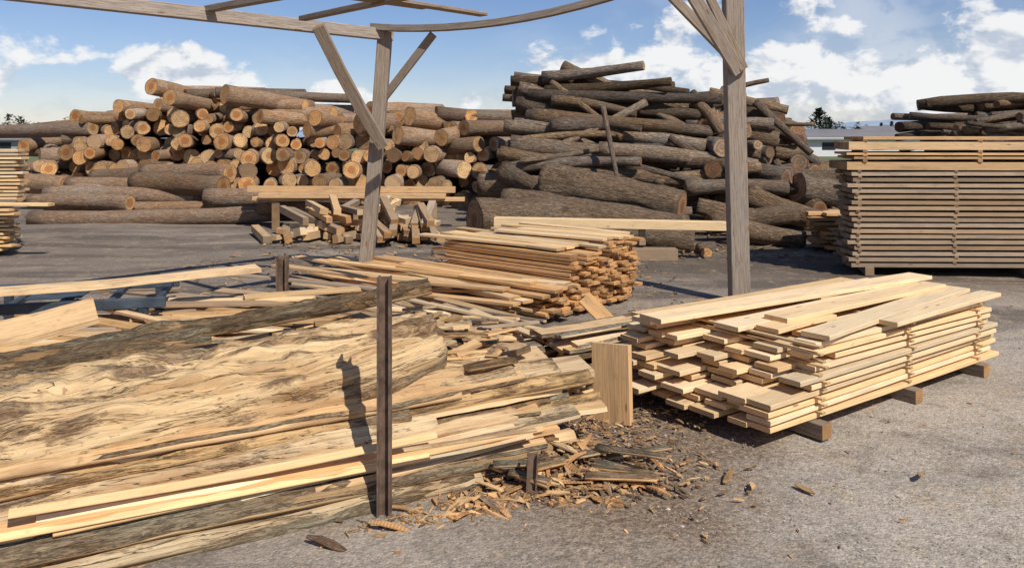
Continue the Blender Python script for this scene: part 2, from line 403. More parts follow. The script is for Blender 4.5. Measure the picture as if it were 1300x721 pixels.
# ------------------------------------------------------------------ right hardwood pile
def right_pile():
    mb = MB()
    for k in range(12):
        z = .22+k*.265
        for row in range(3):
            Y = 14.6+k*.25+row*.75
            if z > 3.0: continue
            xl = -.1+max(0, 2.0-k)*.1+rr(-.25, .7)
            r = rr(.10, .19); L = rr(2.6, 4.2)
            dz = rr(-.36, .36)*(.5 if z > 2.6 else 1)
            a = Vector((xl, Y+rr(-.4, .5), z+dz/2)); b = Vector((xl+L, Y+rr(-.9, .5), z-dz/2-.12))
            if R.random() < .3: a, b = b, a
            mb.log(a, b, r, r*rr(.6, .95), M_BDRK, M_DEND, 14, 10, .13, .028)
            if R.random() < .75:
                r = rr(.07, .14); a = Vector((xl+rr(-.1, 1.2), Y-.25, z+.1+dz/3)); mb.log(a, a+Vector((rr(1.5, 2.8), rr(-.9, .3), rr(-.7, .2))), r, r*.7, M_BDRK, M_DEND, 12, 8, .12, .035)
    for i in range(170):
        px = rr(885, 1062); Y = rr(14.3, 18.4)
        ztop = 2.75-(max(0, px-975))/85*1.9
        z = rr(.15, max(.25, ztop*min(1, .35+(Y-14)*.25))); X = (px-650)/1000*Y; r = rr(.09, .19)
        yaw = rr(-1.3, .7) if px < 960 else rr(-1.4, .15)
        p = Vector((X, Y, z)); d = Vector((math.sin(yaw), math.cos(yaw), rr(-.15, .2)))
        mb.log(p, p+d*rr(1.6, 2.6), r, r*.9, M_BDRK, M_DEND, 13, 5, .10, .02)
    for (x0, y0, Y0, x1, y1, Y1, r) in [
        (652, 100, 17.2, 858, 128, 17.2, .15), (658, 112, 16.9, 800, 138, 17.0, .17), (715, 86, 17.2, 850, 142, 16.2, .15), (745, 95, 16.9, 880, 168, 15.9, .13), (735, 92, 16.8, 860, 150, 16.4, .1),
        (660, 132, 16.6, 880, 150, 16.4, .15), (668, 148, 16.2, 830, 185, 15.8, .16), (640, 160, 16.1, 800, 172, 16.0, .14), (648, 182, 15.6, 860, 205, 15.4, .17), (635, 195, 15.3, 790, 232, 14.9, .15),
        (700, 160, 15.8, 905, 168, 15.8, .15), (760, 190, 15.2, 960, 212, 15.0, .16), (830, 232, 14.7, 965, 212, 14.7, .13), (870, 240, 14.4, 1000, 238, 14.4, .15), (690, 220, 14.9, 900, 235, 14.6, .16),
        (880, 125, 16.2, 918, 170, 15.6, .12), (920, 116, 17.2, 976, 102, 17.0, .06), (900, 118, 17.0, 1000, 140, 16.6, .13), (960, 130, 16.4, 1030, 195, 15.6, .09), (975, 155, 16.2, 1035, 158, 15.8, .05),
        (640, 218, 15.2, 700, 250, 14.2, .2), (610, 232, 15.8, 720, 240, 15.2, .25), (985, 205, 15.4, 1020, 262, 14.6, .07), (1010, 240, 14.6, 1078, 250, 14.8, .3), (950, 250, 14.2, 1060, 285, 13.4, .2), (1000, 225, 15, 1075, 228, 15, .17),
        (765, 135, 14.6, 786, 238, 14.1, .05), (930, 290, 12.6, 1022, 306, 12.3, .18), (900, 285, 12.9, 1010, 272, 13.2, .17), (885, 262, 13.8, 985, 280, 13.4, .15), (880, 118, 17.0, 905, 150, 16.0, .08),
        (700, 105, 16.6, 790, 175, 15.6, .07), (820, 130, 16.0, 700, 190, 15.5, .08), (850, 175, 15.4, 940, 232, 14.6, .07), (660, 205, 14.9, 760, 190, 15.0, .06)]:
        mb.log(W(x0, y0, Y0), W(x1, y1, Y1), r, r*rr(.7, .95), M_BDRK, M_DEND, 16, 12, .12, .025, (rr(.2, 1), rr(0, .7), rr(0, 1)))
    mb.obj('hardwood_log_pile')
    for (x0, y0, Y0, x1, y1, Y1, r0, r1) in [(692, 232, 14.0, 866, 262, 12.9, .36, .26), (602, 280, 11.9, 740, 282, 12.6, .34, .33), (640, 262, 13.1, 872, 296, 12.2, .30, .27), (745, 300, 12.1, 880, 305, 11.9, .27, .24)]:
        mb = MB(); mb.log(W(x0, y0, Y0), W(x1, y1, Y1), r0, r1, M_BDRK, M_DEND, 30, 26, .11, .014, (.5, .3, .8), .09); mb.obj('tree_trunk')
    mb = MB(); mb.log(W(897, 322, 11.4), W(890, 315, 12.0), .09, .09, M_BDRK, M_LEND, 14, 3); mb.obj('log_offcut')
right_pile()

def far_right_pile():
    mb = MB()
    for k in range(10):
        for i in range(4):
            for row in range(2):
                z = .2+k*.25; X = 8.3+k*.10+i*1.5+rr(-.3, .3); Y = 16.5+k*.15+row*.6+rr(-.3, .3); r = rr(.08, .15)
                mb.log(Vector((X, Y, z)), Vector((X+rr(2, 3.6), Y+rr(-.6, .8), z+rr(-.15, .2))), r, r*.8, M_BDRK, M_DEND, 12, 6, .11, .04)
    for i in range(40):
        x = rr(1185, 1300); a = W(x, rr(170-(x-1185)*.32, 182), rr(15.8, 17)); mb.log(a, a+Vector((rr(.8, 2.5), rr(-.4, .6), rr(-.15, .2))), rr(.05, .11), .05, M_BDRK, M_DEND, 12, 5, .09, .04)
    mb.obj('hardwood_log_pile')
far_right_pile()

# ------------------------------------------------------------------ lumber stacks
def stack(mb, O, d, b, length, width, layers, z0, th, gap, bw, mat, end, j0=(0, .1), j1=(0, .1), step0=0., ch=.003, bright=(0, 1), warm=(0, 1)):
    for k in range(layers):
        z = z0+k*(th+gap)+th/2; w = 0
        while w < width-.05:
            q = rr(*bw)
            if w+q > width+.03: q = max(.06, width-w)
            s0 = step0*k+rr(*j0); s1 = length-rr(*j1)
            p0 = O+d*s0+b*(w+q/2); p1 = O+d*s1+b*(w+q/2)+b*rr(-.01, .01); p0 = p0+b*rr(-.012, .012)
            p0.z = z+rr(-.003, .003); p1.z = z+rr(-.003, .003)
            mb.plank(p0, p1, q-.008, th*rr(.92, 1.0), mat=mat, end=end, nseg=3, bow=rr(-.006, .006), ch=ch, tint=(rr(*bright), rr(*warm), rr(0, 1)))
            w += q

def near_stack():
    mb = MB(); a = math.radians(36); d = Vector((math.cos(a), math.sin(a), 0)); b = Vector((-math.sin(a), math.cos(a), 0))
    O = Vector((1.40, 4.24, 0))
    for s in (.42, 1.45, 2.4): mb.plank(O+d*s-b*.06+Z*.045, O+d*s+b*1.12+Z*.045, .09, .085, mat=M_GREY, end=M_OEND)
    L = 2.72; z = .092; nl = 10
    for k in range(nl):
        w = 0; th = .029
        setb = max(0, (k-4))*.035
        while w < 1.05:
            q = rr(.13, .21)
            fr = 1-w/1.05
            s0 = -.08+rr(0, .16)+k*.014+(rr(.0, .25) if R.random() < .3 else 0)+(.045*k*fr if k > 3 else 0)
            if w > .55: s0 -= rr(0, .16)
            s1 = L+rr(-.16, .06)
            off = rr(-.03, .03)
            p0 = O+d*s0+b*(w+q/2+off+setb*.35); p1 = O+d*s1+b*(w+q/2+rr(-.02, .03)); p0.z = z+th/2+rr(0, .003); p1.z = z+th/2
            mb.plank(p0, p1, q-.012, th, bow=rr(-.007, .006), nseg=4, tint=(rr(.2, 1), rr(.1, 1), rr(0, 1)))
            w += q+rr(0, .02)
        z += th
        for s in (.45, 1.45, 2.4):
            p = O+d*(s+rr(-.04, .04))+Z*(z+.0065); mb.plank(p-b*rr(0., .03), p+b*1.06, .035, .012, nseg=1, ch=0, tint=(rr(0, .5), .3, 0))
        z += .0135
    for (s0, s1, w0, w1, bw, dz) in [(.0, 2.55, .98, .84, .17, 0), (.55, 2.75, .10, .30, .18, 0), (.30, 2.7, .55, .52, .19, .0), (1.5, 2.85, .74, .70, .15, 0), (1.2, 2.75, .02, .06, .14, 0.001), (.45, 1.1, .36, .38, .16, .0)]:
        p0 = O+d*s0+b*w0; p1 = O+d*s1+b*w1; p0.z = p1.z = z+.016+dz
        mb.plank(p0, p1, bw, .029, nseg=4, bow=.004, tint=(rr(.5, 1), rr(.3, 1), 0))
    p0 = O+d*-.02+b*.88; p1 = O+d*2.9+b*.66; p0.z = z+.048; p1.z = z+.048; mb.plank(p0, p1, .2, .03, nseg=4, tint=(.9, .7, 0))
    p0 = O+d*.62+b*.42; p1 = O+d*2.6+b*.40; p0.z = z+.048; p1.z = z+.048; mb.plank(p0, p1, .17, .03, nseg=4, tint=(.75, .5, 0))
    mb.obj('lumber_stack')
    mb = MB(); mb.plank(W(778, 536, 4.75), W(776, 436, 4.80), .25, .045, up=Vector((-.55, -.83, 0)), mat=M_ORNG, end=M_PEND, nseg=3, tint=(.7, .5, 0)); mb.obj('leaning_board')
    mb = MB(); a = math.radians(36); d = Vector((math.cos(a), math.sin(a), 0)); b2 = Vector((-math.sin(a), math.cos(a), 0))
    for i in range(30):
        p = Vector((.38+rr(0, .14), 5.05, .03))+b2*rr(0, .6)+Z*(.36*(i/30)); e = p+d*rr(.6, 1.1)+b2*rr(-.1, .1)
        if i % 2: mb.slab(p, e, rr(.08, .16), rr(.015, .03), M_BFRESH, M_SLAB, M_OEND, K=6, up=Vector((rr(-.3, .3), rr(-.3, .3), 1)))
        else: mb.waney(p, e, rr(.08, .16), .022, Vector((rr(-.3, .3), rr(-.3, .3), 1)), M_SLAB, M_BFRESH, M_OEND, K=6)
    mb.obj('slab_pile')
near_stack()

def far_stack():
    mb = MB(); O = Vector((4.17, 9.75, 0)); d = Vector((1, -.03, 0)); b = Vector((.27, 1, 0))
    for s in (.25, 2.2, 4.2): mb.plank(O+d*s-b*.03+Z*.05, O+d*s+b*.95+Z*.05, .1, .1, mat=M_GREY, end=M_BRNE)
    z = .1
    for k in range(17):
        th = .045; w = 0
        while w < .9:
            p0 = O+d*rr(-.05, .06)+b*(w+.1+rr(-.012, .012)); p1 = O+d*5.2+b*(w+.1); p0.z = p1.z = z+th/2
            mb.plank(p0, p1, .19, th, mat=M_OLD, end=M_BRNE, nseg=4, bow=rr(-.006, .006), ch=0, tint=(rr(0, 1), rr(.1, .9), 0)); w += .2  # shade on this stack's front is painted in by the darker wood colour
        z += th
        for s in (.12, 1.3, 2.5, 3.9): 
            p = O+d*(s+rr(-.02, .02))+Z*(z+.0125); mb.plank(p-b*.005, p+b*.9, .04, .025, mat=M_OLD, end=M_BRNE, nseg=1, ch=0)
        z += .0255
    for lay, (th, g, x0) in enumerate([(.10, .035, -.08), (.03, .02, .03), (.03, .035, -.02), (.10, 0.025, -.03), (.04, 0, .12)]):
        w = 0
        while w < .9:
            p0 = O+d*(x0+rr(-.05, .05))+b*(w+.1+rr(-.012, .012)); p1 = O+d*5.3+b*(w+.1); p0.z = p1.z = z+th/2
            mb.plank(p0, p1, .19, th, mat=M_ORNG, end=M_OEND, nseg=3, ch=.004, bow=rr(-.006, .006), tint=(rr(.1, .7), rr(.3, 1), 0)); w += .2
        z += th
        if g > 0:
            for s in (.2, 1.6, 3.2): 
                p = O+d*s+Z*(z+g/2); mb.plank(p-b*.005, p+b*.9, .05, g-.001, mat=M_ORNG, end=M_OEND, nseg=1, ch=0)
        z += g
    mb.obj('lumber_stack')
    mb = MB(); stack(mb, Vector((4.45, 11.6, 0)), Vector((1, 0, 0)), Vector((.3, 1, 0)), 2.0, .7, 8, .05, .05, .02, (.15, .2), M_ORNG, M_OEND, (-.1, .3)); mb.obj('lumber_stack')
    b = Vector((-.60, 1, 0)); e = Vector((-1, 0, 0))
    mb = MB(); stack(mb, Vector((-7.2, 11.4, 0)), e, b, 3, .8, 11, .06, .035, .022, (.15, .2), M_PINE, M_PEND, (-.05, .15))
    stack(mb, Vector((-7.08, 11.4, 0)), e, b, 3, .8, 14, .80, .035, .018, (.15, .2), M_PINE, M_PEND, (-.05, .1))
    for s in (.3, 1.2): mb.plank(Vector((-7.2-s, 11.45, .74)), Vector((-7.7-s, 12.2, .74)), .1, .1)
    mb.plank(Vector((-9, 11.1, .78)), Vector((-6.55, 11.2, .75)), .18, .04); mb.obj('lumber_stack')
far_stack()

def mid_stacks():
    F = Vector((.36, 7.2, 0)); d = Vector((-.76, .65, 0)).normalized(); b = Vector((.65, .76, 0)).normalized()
    mb = MB(); stack(mb, F, d, b, 3.3, .42, 7, .05, .03, .008, (.1, .16), M_ORNG, M_OEND, (-.05, .15), (0, 1.2), bright=(.2, 1), warm=(0, .7))
    for i in range(34):
        s = rr(0, .5); p = F+d*s+b*rr(-.35, .35)+Z*(.05+rr(0, .28)); e = F+d*rr(2.6, 3.9)+b*rr(-.75, .45)+Z*(.04+rr(0, .22)); mb.plank(p, e, rr(.08, .14), .028, mat=R.choice((M_PINE, M_ORNG)), end=M_OEND, bow=rr(-.02, .02), tint=(rr(.2, 1), rr(0, 1), 0))
    mb.obj('lumber_stack')
    mb = MB(); stack(mb, F+b*.42+d*.02, d, b, 2.0, .5, 15, .04, .029, .007, (.09, .15), M_ORNG, M_OEND, (-.06, .1), (0, .3), bright=(.1, .95), warm=(0, .5))
    for i in range(7):
        p = F+b*(.5+i*.06)+d*rr(-.1, .3)+Z*(.60+.004*i); mb.plank(p, p+d*rr(1.3, 2.0)+b*rr(-.2, .2), .12, .026, mat=M_PINE)
    mb.obj('lumber_stack')
    mb = MB(); stack(mb, F+b*.98, d, b, 1.5, .55, 17, .04, .029, .007, (.09, .15), M_ORNG, M_OEND, (-.06, .1), (0, .25), bright=(.1, .95), warm=(0, .5))
    for i in range(6):
        p = F+b*(1.0+i*.09)+d*rr(-.1, .2)+Z*(.665+.004*i); mb.plank(p, p+d*rr(1.2, 1.7)+b*rr(-.15, .15), .11, .026, mat=M_PINE)
    mb.obj('lumber_stack')
    mb = MB(); mb.plank(W(742, 378, 6.95), W(772, 408, 6.75), .13, .03, up=Vector((-.2, -.8, .6)), mat=M_ORNG, end=M_OEND); mb.obj('board_offcut')
    mb = MB()
    for lay in range(4):
        for i in range(15-lay*3):
            X = -3.95+lay*.3+i*.215+rr(-.08, .08); yaw = rr(-.75, .35); p = Vector((X, 12.7+lay*.15+rr(-.3, .3), .08+lay*.13+rr(-.02, .03)))
            dd = Vector((math.sin(yaw), math.cos(yaw), rr(-.12, .12))); mb.plank(p, p+dd*rr(1.0, 1.7), rr(.09, .14), rr(.08, .13), mat=R.choice((M_ORNG, M_OLD, M_PINE, M_OLD)), end=R.choice((M_OEND, M_BRNE, M_PEND)), up=Vector((rr(-.3, .3), 0, 1)), tint=(rr(.1, .9), rr(.2, 1), 0))
    for i in range(12):
        p = Vector((-1.9+rr(-.3, .7), 12.4+rr(-.3, .3), .08+rr(0, .3))); e = p+Vector((rr(-.5, .1), rr(.5, .9), rr(.15, .4))); mb.plank(p, e, .12, .1, mat=M_OLD, end=M_OEND)
    mb.obj('timber_offcut_pile')
    mb = MB()
    for i, (x0, x1, y, Y, h) in enumerate([(316, 578, 240, 15.0, .11), (330, 566, 248, 14.8, .09), (322, 590, 252, 14.9, .07), (316, 560, 240, 15.3, .11)]):
        mb.plank(W(x0, y, Y), W(x1, y+1, Y+.1), .2, h, mat=M_ORNG, end=M_PEND, tint=(rr(.3, .9), .7, 0))
    for x in (350, 450, 550): mb.plank(W(x, 262, 15.4)-Z*.25, W(x, 262, 14.7)-Z*.25, .14, .62, mat=M_OLD, end=M_BRNE)
    mb.obj('lumber_stack')
    mb = MB(); mb.plank(W(628, 281, 11.3), W(922, 287, 11.0), .2, .12, mat=M_PINE, nseg=4, tint=(.75, .5, 0))
    mb.plank(W(815, 300, 11.15)-Z*.12, W(815, 300, 11.15)+Z*.10, .09, .09, up=Vector((0, 1, 0)), mat=M_GREY, end=M_BRNE)
    mb.plank(W(683, 300, 11.35)-Z*.25, W(683, 295, 11.35)+Z*.04, .12, .12, up=Vector((0, 1, 0)), mat=M_GREY, end=M_BRNE)
    mb.plank(W(790, 322, 11.1), W(858, 322, 11.1), .3, .16, mat=M_OLD, end=M_BRNE, tint=(.2, .5, 0))
    mb.obj('squared_beam')
mid_stacks()

# ------------------------------------------------------------------ timber frame
def frame():
    root = empty('timber_frame')
    def part(name, p0, p1, w, h, up=Z, **k):
        mb = MB(); mb.plank(p0, p1, w, h, up=up, mat=M_GREY, end=M_BRNE, ch=.006, **k); return mb.obj(name, root)
    F = Vector((0, -1, 0))
    part('post_1', Vector((-1.73, 9.2, -.05)), Vector((-1.48, 9.2, 2.93)), .155, .15, up=F, nseg=6, side=.01, tint=(.5, .5, 0))
    part('post_2', Vector((2.36, 8.17, -.05)), Vector((2.28, 8.17, 3.75)), .19, .17, up=F, nseg=6, side=-.006, tint=(.55, .6, 0))
    a = Vector((-1.42, 9.26, 2.90)); bdir = (Vector((-4.0, 6.67, 2.9))-a)
    part('left_beam', a, a+bdir*1.7, .10, .13, nseg=6, tint=(.9, .8, 0))
    mb = MB(); A = Vector((-1.62, 9.12, 2.98)); B = Vector((2.5, 8.02, 3.66))
    K = 14; P = [A.lerp(B, i/K)-Z*.26*math.sin(math.pi*(i/K)**.9) for i in range(K+1)]
    pr = [(-.06, -.035), (.06, -.035), (.06, .035), (-.06, .035)]
    mb.sweep(P, Z, [pr]*(K+1), M_GREY, M_BRNE, (.15, .7, 0)); mb.obj('sagging_beam', root)
    part('rafter_1', W(384, 24, 8.25), W(640, -30, 6.1), .09, .05, tint=(.3, .5, 0))
    part('rafter_2', W(264, 12, 7.68), W(420, -16, 6.5), .09, .06, tint=(.5, .5, 0))
    part('rafter_3', W(614, 19, 8.1), W(440, -8, 6.9), .12, .035, tint=(.4, .3, 0))
    part('rafter_4', W(540, 10, 7.7), W(380, -12, 6.6), .12, .03, tint=(.3, .3, 0))
    part('brace_1', W(404, 34, 8.33), W(486, 186, 9.05), .13, .09, up=F, tint=(.5, .5, 0), side=.02)
    part('brace_2', W(550, 44, 9.0), W(488, 124, 9.22), .09, .06, up=F, tint=(.4, .5, 0))
    part('brace_3', W(845, -12, 8.38), W(932, 78, 8.2), .10, .07, up=F, tint=(.6, .5, 0))
    part('brace_4', W(868, -25, 7.7), W(938, 92, 8.05), .13, .07, up=F, tint=(.75, .6, 0))
    part('brace_5', W(893, -20, 7.9), W(944, 88, 8.03), .09, .05, up=F, tint=(.6, .4, 0))
frame()

# ------------------------------------------------------------------ foreground slab heap
def heap():
    th = math.radians(27); u = Vector((-math.cos(th), -math.sin(th), 0)); v = Vector((-math.sin(th), math.cos(th), 0)); O = Vector((.17, 4.08, 0))
    def P(s, q, z): return O+u*s+v*q+Z*z
    def U(across, along=0.): return (Z+v*across+u*along)
    mb = MB()
    z = .03; k = 0
    while z < .45:
        fr = z/.47; q = .10+fr*.30
        while q < 1.7:
            w = rr(.12, .26); h = rr(.018, .035)
            s0 = rr(-.35, .25)+(.25 if z < .10 else 0)-(.12 if .2 < z < .4 else 0)+(rr(.1, .5) if q > .8 else 0)
            L = rr(3.2, 4.4); dy = rr(-.09, .09); zz = z+rr(-.01, .015); sl = rr(-.06, .02)
            p0 = P(s0, q+dy+.04, zz); p1 = P(s0+L, q-dy, max(.02, zz+sl))
            if R.random() < .5: mb.slab(p0, p1, w, h, R.choice((M_BFRESH, M_BPEEL, M_SLAB)), M_SLAB, M_PEND, up=U(rr(-.35, .15)), bow=rr(-.01, .02), side=rr(-.03, .03), amp=.012)
            else: mb.waney(p0, p1, w, rr(.02, .035), U(rr(-.35, .15)), M_SLAB, R.choice((M_BFRESH, M_SLAB)), M_PEND, side=rr(-.03, .03), bow=rr(-.01, .02), amp=.02)
            q += w*.86
        z += .04; k += 1
    # front of the heap: many thin boards and slabs, edges towards the yard
    for lay in range(20):
        f = lay/19; z0 = .025+f*.39
        for rep in range(3):
            q = -.03+f*.27+rr(-.03, .03)+rep*.055; s0 = rr(-.36, .16)+(.28 if f < .2 else 0)-(.1 if .4 < f < .9 else 0)+(rr(0, .9) if rep == 0 and R.random() < .35 else 0)
            sag = rr(-.05, .03)-.02*f
            p0 = P(s0, q, z0+rr(-.01, .012)); p1 = P(s0+rr(2.9, 3.9), q+rr(-.06, .05), max(.02, z0+sag))
            w = rr(.06, .16); ty = R.random()
            ac = rr(-.9, -.1)
            if ty < .42: mb.slab(p0, p1, w*1.1, rr(.018, .034), R.choice((M_BFRESH, M_BPEEL, M_BPEEL)), M_SLAB, M_PEND, up=U(ac), side=rr(-.03, .03), bow=rr(-.03, .03), K=34, n=10, amp=.015)
            elif ty < .52: mb.slab(p0, p1, w*1.1, rr(.02, .03), M_SLAB, M_SLAB, M_PEND, up=U(ac), side=rr(-.03, .03), K=24, amp=.012, tint=(rr(.5, 1), rr(.3, 1), 0))
            else: mb.waney(p0, p1, w, rr(.014, .028), U(ac*.6), R.choice((M_SLAB, M_SLAB, M_BPEEL, M_ORNG)), R.choice((M_SLAB, M_SLAB, M_PINE, M_BFRESH)), M_PEND, K=40, side=rr(-.04, .04), bow=rr(-.03, .03), tint=(rr(0, 1), rr(0, 1), 0), amp=.02)
    for i in range(9):
        s0 = rr(-.3, .9); q = -.03+rr(0, .12); z0 = rr(.08, .36)
        mb.plank(P(s0, q, z0), P(s0+rr(.8, 2.2), q+rr(-.06, .03), max(.03, z0+rr(-.14, .06))), rr(.02, .04), rr(.008, .015), up=U(-.8), mat=R.choice((M_PINE, M_SLAB)), nseg=6, bow=rr(-.03, .03))
    # splintered short pieces over the heap's right end
    for i in range(210):
        s = rr(-.2, 1.0); p = P(s, rr(.3, 1.6) if s < .3 else rr(.95, 1.6), 0); p.z = rr(.34, .5)+.06*R.random(); an = rr(-.5, .9); dd = Vector((-math.cos(th+an), -math.sin(th+an), rr(-.12, .1)))
        l = rr(.12, .6) if s > .3 else rr(.1, .35)
        if R.random() < .5: mb.waney(p, p+dd*l, rr(.02, .09), rr(.008, .02), Vector((rr(-.4, .4), rr(-.5, .3), 1)), R.choice((M_SLAB, M_ORNG, M_BPEEL)), M_SLAB, M_PEND, K=5, amp=.012)
        else: mb.slab(p, p+dd*l, rr(.04, .12), rr(.01, .02), R.choice((M_BPEEL, M_BFRESH)), M_SLAB, M_PEND, up=Vector((rr(-.4, .4), rr(-.5, .3), 1)), K=6, n=7, amp=.01)
    mb.obj('slab_pile')
    mb = MB()
    mb.slab(P(.42, .54, .48), P(4.2, .42, .26), .62, .24, M_BPEEL, M_SLAB, M_PEND, n=54, K=150, amp=.042, tint=(.72, .55, 0), taper=.9, up=U(-.24), rag=.35)
    mb.slab(P(.30, .92, .46), P(3.2, .95, .36), .42, .16, M_BPEEL, M_SLAB, M_PEND, n=26, K=70, amp=.03, tint=(.4, .4, 0), taper=.8, up=U(.05), rag=.3)
    mb.slab(P(.05, .30, .42), P(1.5, .27, .36), .22, .06, M_BPEEL, M_SLAB, M_PEND, n=16, K=40, amp=.022, tint=(.8, .6, 0), up=U(-.4), rag=.25)
    mb.obj('peeled_log_slab')
    mb = MB(); mb.slab(P(.12, 1.34, .70), P(3.6, 1.30, .48), .15, .07, M_BFRESH, M_SLAB, M_PEND, n=14, K=60, amp=.03, tint=(.1, .3, 0), bow=-.03, up=Vector((0, -.4, 1)), rag=.4)
    mb.slab(P(1.5, 1.2, .56), P(4.2, 1.16, .44), .16, .07, M_BFRESH, M_SLAB, M_PEND, n=14, K=40, amp=.025, tint=(.15, .4, 0)); mb.obj('bark_slab')
    for (a, b, w, h, t, up) in [(W(-60, 436, 4.6), W(122, 393, 5.0), .26, .03, (.8, .5, 0), Vector((.1, -.55, 1))), (W(-60, 462, 4.4), W(248, 419, 4.9), .17, .035, (.6, .1, 0), Vector((0, -.6, 1))),
                                (W(-60, 374, 5.6), W(327, 340, 7.1), .15, .03, (.95, .8, 0), Vector((0, -.2, 1)))]:
        mb = MB(); mb.waney(a, b, w, h, up, M_SLAB, M_SLAB, M_PEND, K=20, bow=-.02, tint=t, amp=.01); mb.obj('loose_board')
    mb = MB()
    for i in range(110):
        a = math.radians(rr(120, 200)); p = Vector((rr(-.55, .3), rr(5.3, 6.4), rr(.03, .34))); dd = Vector((math.cos(a), math.sin(a), rr(-.06, .06)))
        mb.plank(p, p+dd*rr(.8, 1.9), rr(.03, .09), .022, up=Vector((rr(-.2, .2), rr(-.2, .2), 1)), mat=R.choice((M_PINE, M_SLAB, M_OLD)), nseg=2, tint=(rr(.2, 1), rr(.2, 1), 0))
    for i in range(85):
        a = math.radians(rr(150, 215)); p = Vector((rr(-3.2, -.9), rr(5.3, 7.4), rr(.03, .30))); dd = Vector((math.cos(a), math.sin(a), rr(-.04, .06)))
        mb.plank(p, p+dd*rr(1.0, 2.2), rr(.05, .13), .026, up=Vector((rr(-.2, .2), rr(-.2, .2), 1)), mat=R.choice((M_PINE, M_SLAB, M_OLD, M_ORNG)), nseg=2)
    mb.obj('slat_pile')
    mb = MB(); mb.plank(P(.12, -.12, .25), P(.82, -.14, .28), .03, .012, mat=M_SLAB); mb.obj('thin_lath')
    def stake(p, h, w, lean=0.):
        mb = MB(); a = Vector(p)
        fl = w*.14
        pr = [(-w/2, -w/2), (w/2, -w/2), (w/2, -w/2+fl), (fl/2, -w/2+fl), (fl/2, w/2-fl), (w/2, w/2-fl), (w/2, w/2), (-w/2, w/2), (-w/2, w/2-fl), (-fl/2, w/2-fl), (-fl/2, -w/2+fl), (-w/2, -w/2+fl)]
        pts = [a+Z*h*i/4+Vector((lean*h*i/4, 0, 0)) for i in range(5)]
        mb.sweep(pts, Vector((1, 0, 0)), [pr]*5, M_RUST, M_RUST, (.4, .5, 0)); return mb.obj('steel_stake')
    stake((-.575, 3.55, -.1), 1.175, .06); stake((.085, 3.75, -.1), .30, .05, .05); stake((-2.2, 7.55, 0), .57, .10)
heap()

def trailer():
    root = empty('steel_trailer_frame')
    def bar(n, a, b, w, h, up=Z):
        mb = MB(); mb.plank(a, b, w, h, up=up, mat=M_STEEL, end=M_STEEL, nseg=1, ch=.006); mb.obj(n, root)
    a0 = Vector((-4.3, 5.85, .40)); a1 = Vector((-2.75, 6.25, .40)); o = Vector((-.25, .85, 0))
    bar('side_rail_1', a0, a1, .05, .08); bar('side_rail_2', a0+o, a1+o, .05, .08)
    for i in range(5):
        p = a0.lerp(a1, .08+i*.22); bar('cross_member_%d' % i, p+o*.04, p+o*.96, .05, .05)
    bar('deck_plate', a0.lerp(a1, .35)+o*.5+Z*.03, a0.lerp(a1, .6)+o*.5+Z*.03, .5, .012)
    for i, t in enumerate((.15, .9)):
        for j in (0, 1): p = a0.lerp(a1, t)+o*j; bar('leg_%d%d' % (i, j), p-Z*.4, p-Z*.042, .06, .06, Vector((0, 1, 0)))
trailer()

# ------------------------------------------------------------------ litter
def chips():
    mb = MB()
    def chip(x, y, l, w, z, mats):
        a = rr(0, 6.28); dd = Vector((math.cos(a), math.sin(a), rr(-.25, .25))); p = Vector((x, y, z+.006+abs(dd.z)*l*.4)); t = rr(.003, .009)
        n = 3; pts = [p+dd*l*(i/n-.5)+Z*.1*l*math.sin(math.pi*i/n)*rr(-.3, 1) for i in range(n+1)]; m = R.choice(mats)
        pr = []
        for i in range(n+1):
            f = (.45, 1, .9, .3)[i]*rr(.7, 1.1); pr.append([(-w/2*f, -t/2), (w/2*f, -t/2), (w/2*f, t/2), (-w/2*f, t/2)])
        mb.sweep(pts, Vector((rr(-.3, .3), rr(-.3, .3), 1)), pr, m, m, (rr(0, 1), rr(0, .6), 0))
    ms = [M_SLAB, M_ORNG, M_OEND, M_BSPR, M_BPEEL, M_BSPR, M_OEND]
    for i in range(1500):
        x = R.gauss(.26, .27); y = R.gauss(3.98, .15)
        if R.random() < .3: x = R.gauss(.0, .3); y = 3.72+x*.5+R.gauss(0, .07)
        hz = max(0, .12*math.exp(-((x-.15)/.3)**2-((y-4.1)/.22)**2))
        big = R.random() < .12
        chip(x, y, rr(.08, .2) if big else rr(.015, .08), rr(.02, .05) if big else rr(.006, .025), rr(0, 1)*hz, ms)
    for i in range(700): chip(R.gauss(.45, .35), R.gauss(4.7, .5), rr(.01, .06), rr(.004, .018), 0, ms)
    for i in range(70): y = rr(2.8, 8); chip(rr(-.1, .72)*y, y, rr(.01, .04), rr(.004, .012), 0, ms)
    for i in range(520): chip(rr(-4.5, 2.0), rr(6.5, 11), rr(.03, .12), rr(.01, .03), 0, ms)
    for i in range(500): chip(rr(-4, 5), rr(11, 14), rr(.04, .18), rr(.02, .05), 0, [M_BSPR, M_SLAB, M_BDRK])
    for (px, py) in [(1170, 605), (1022, 622), (925, 608), (955, 620)]:
        Y = 1700/(py-175); chip((px-650)/1000*Y, Y, .12, .035, 0, [M_SLAB, M_ORNG])
    mb.obj('bark_chips')
    mb = MB()
    for i in range(16):
        p = Vector((rr(-.15, .5), rr(3.8, 4.2), rr(.03, .12))); a = rr(-.6, .5)
        mb.slab(p, p+Vector((math.cos(a), math.sin(a), rr(-.1, .1)))*rr(.15, .4), rr(.03, .08), .01, M_BFRESH, M_ORNG, M_OEND, n=5, K=4, amp=.006)
    mb.obj('broken_bark')
chips()

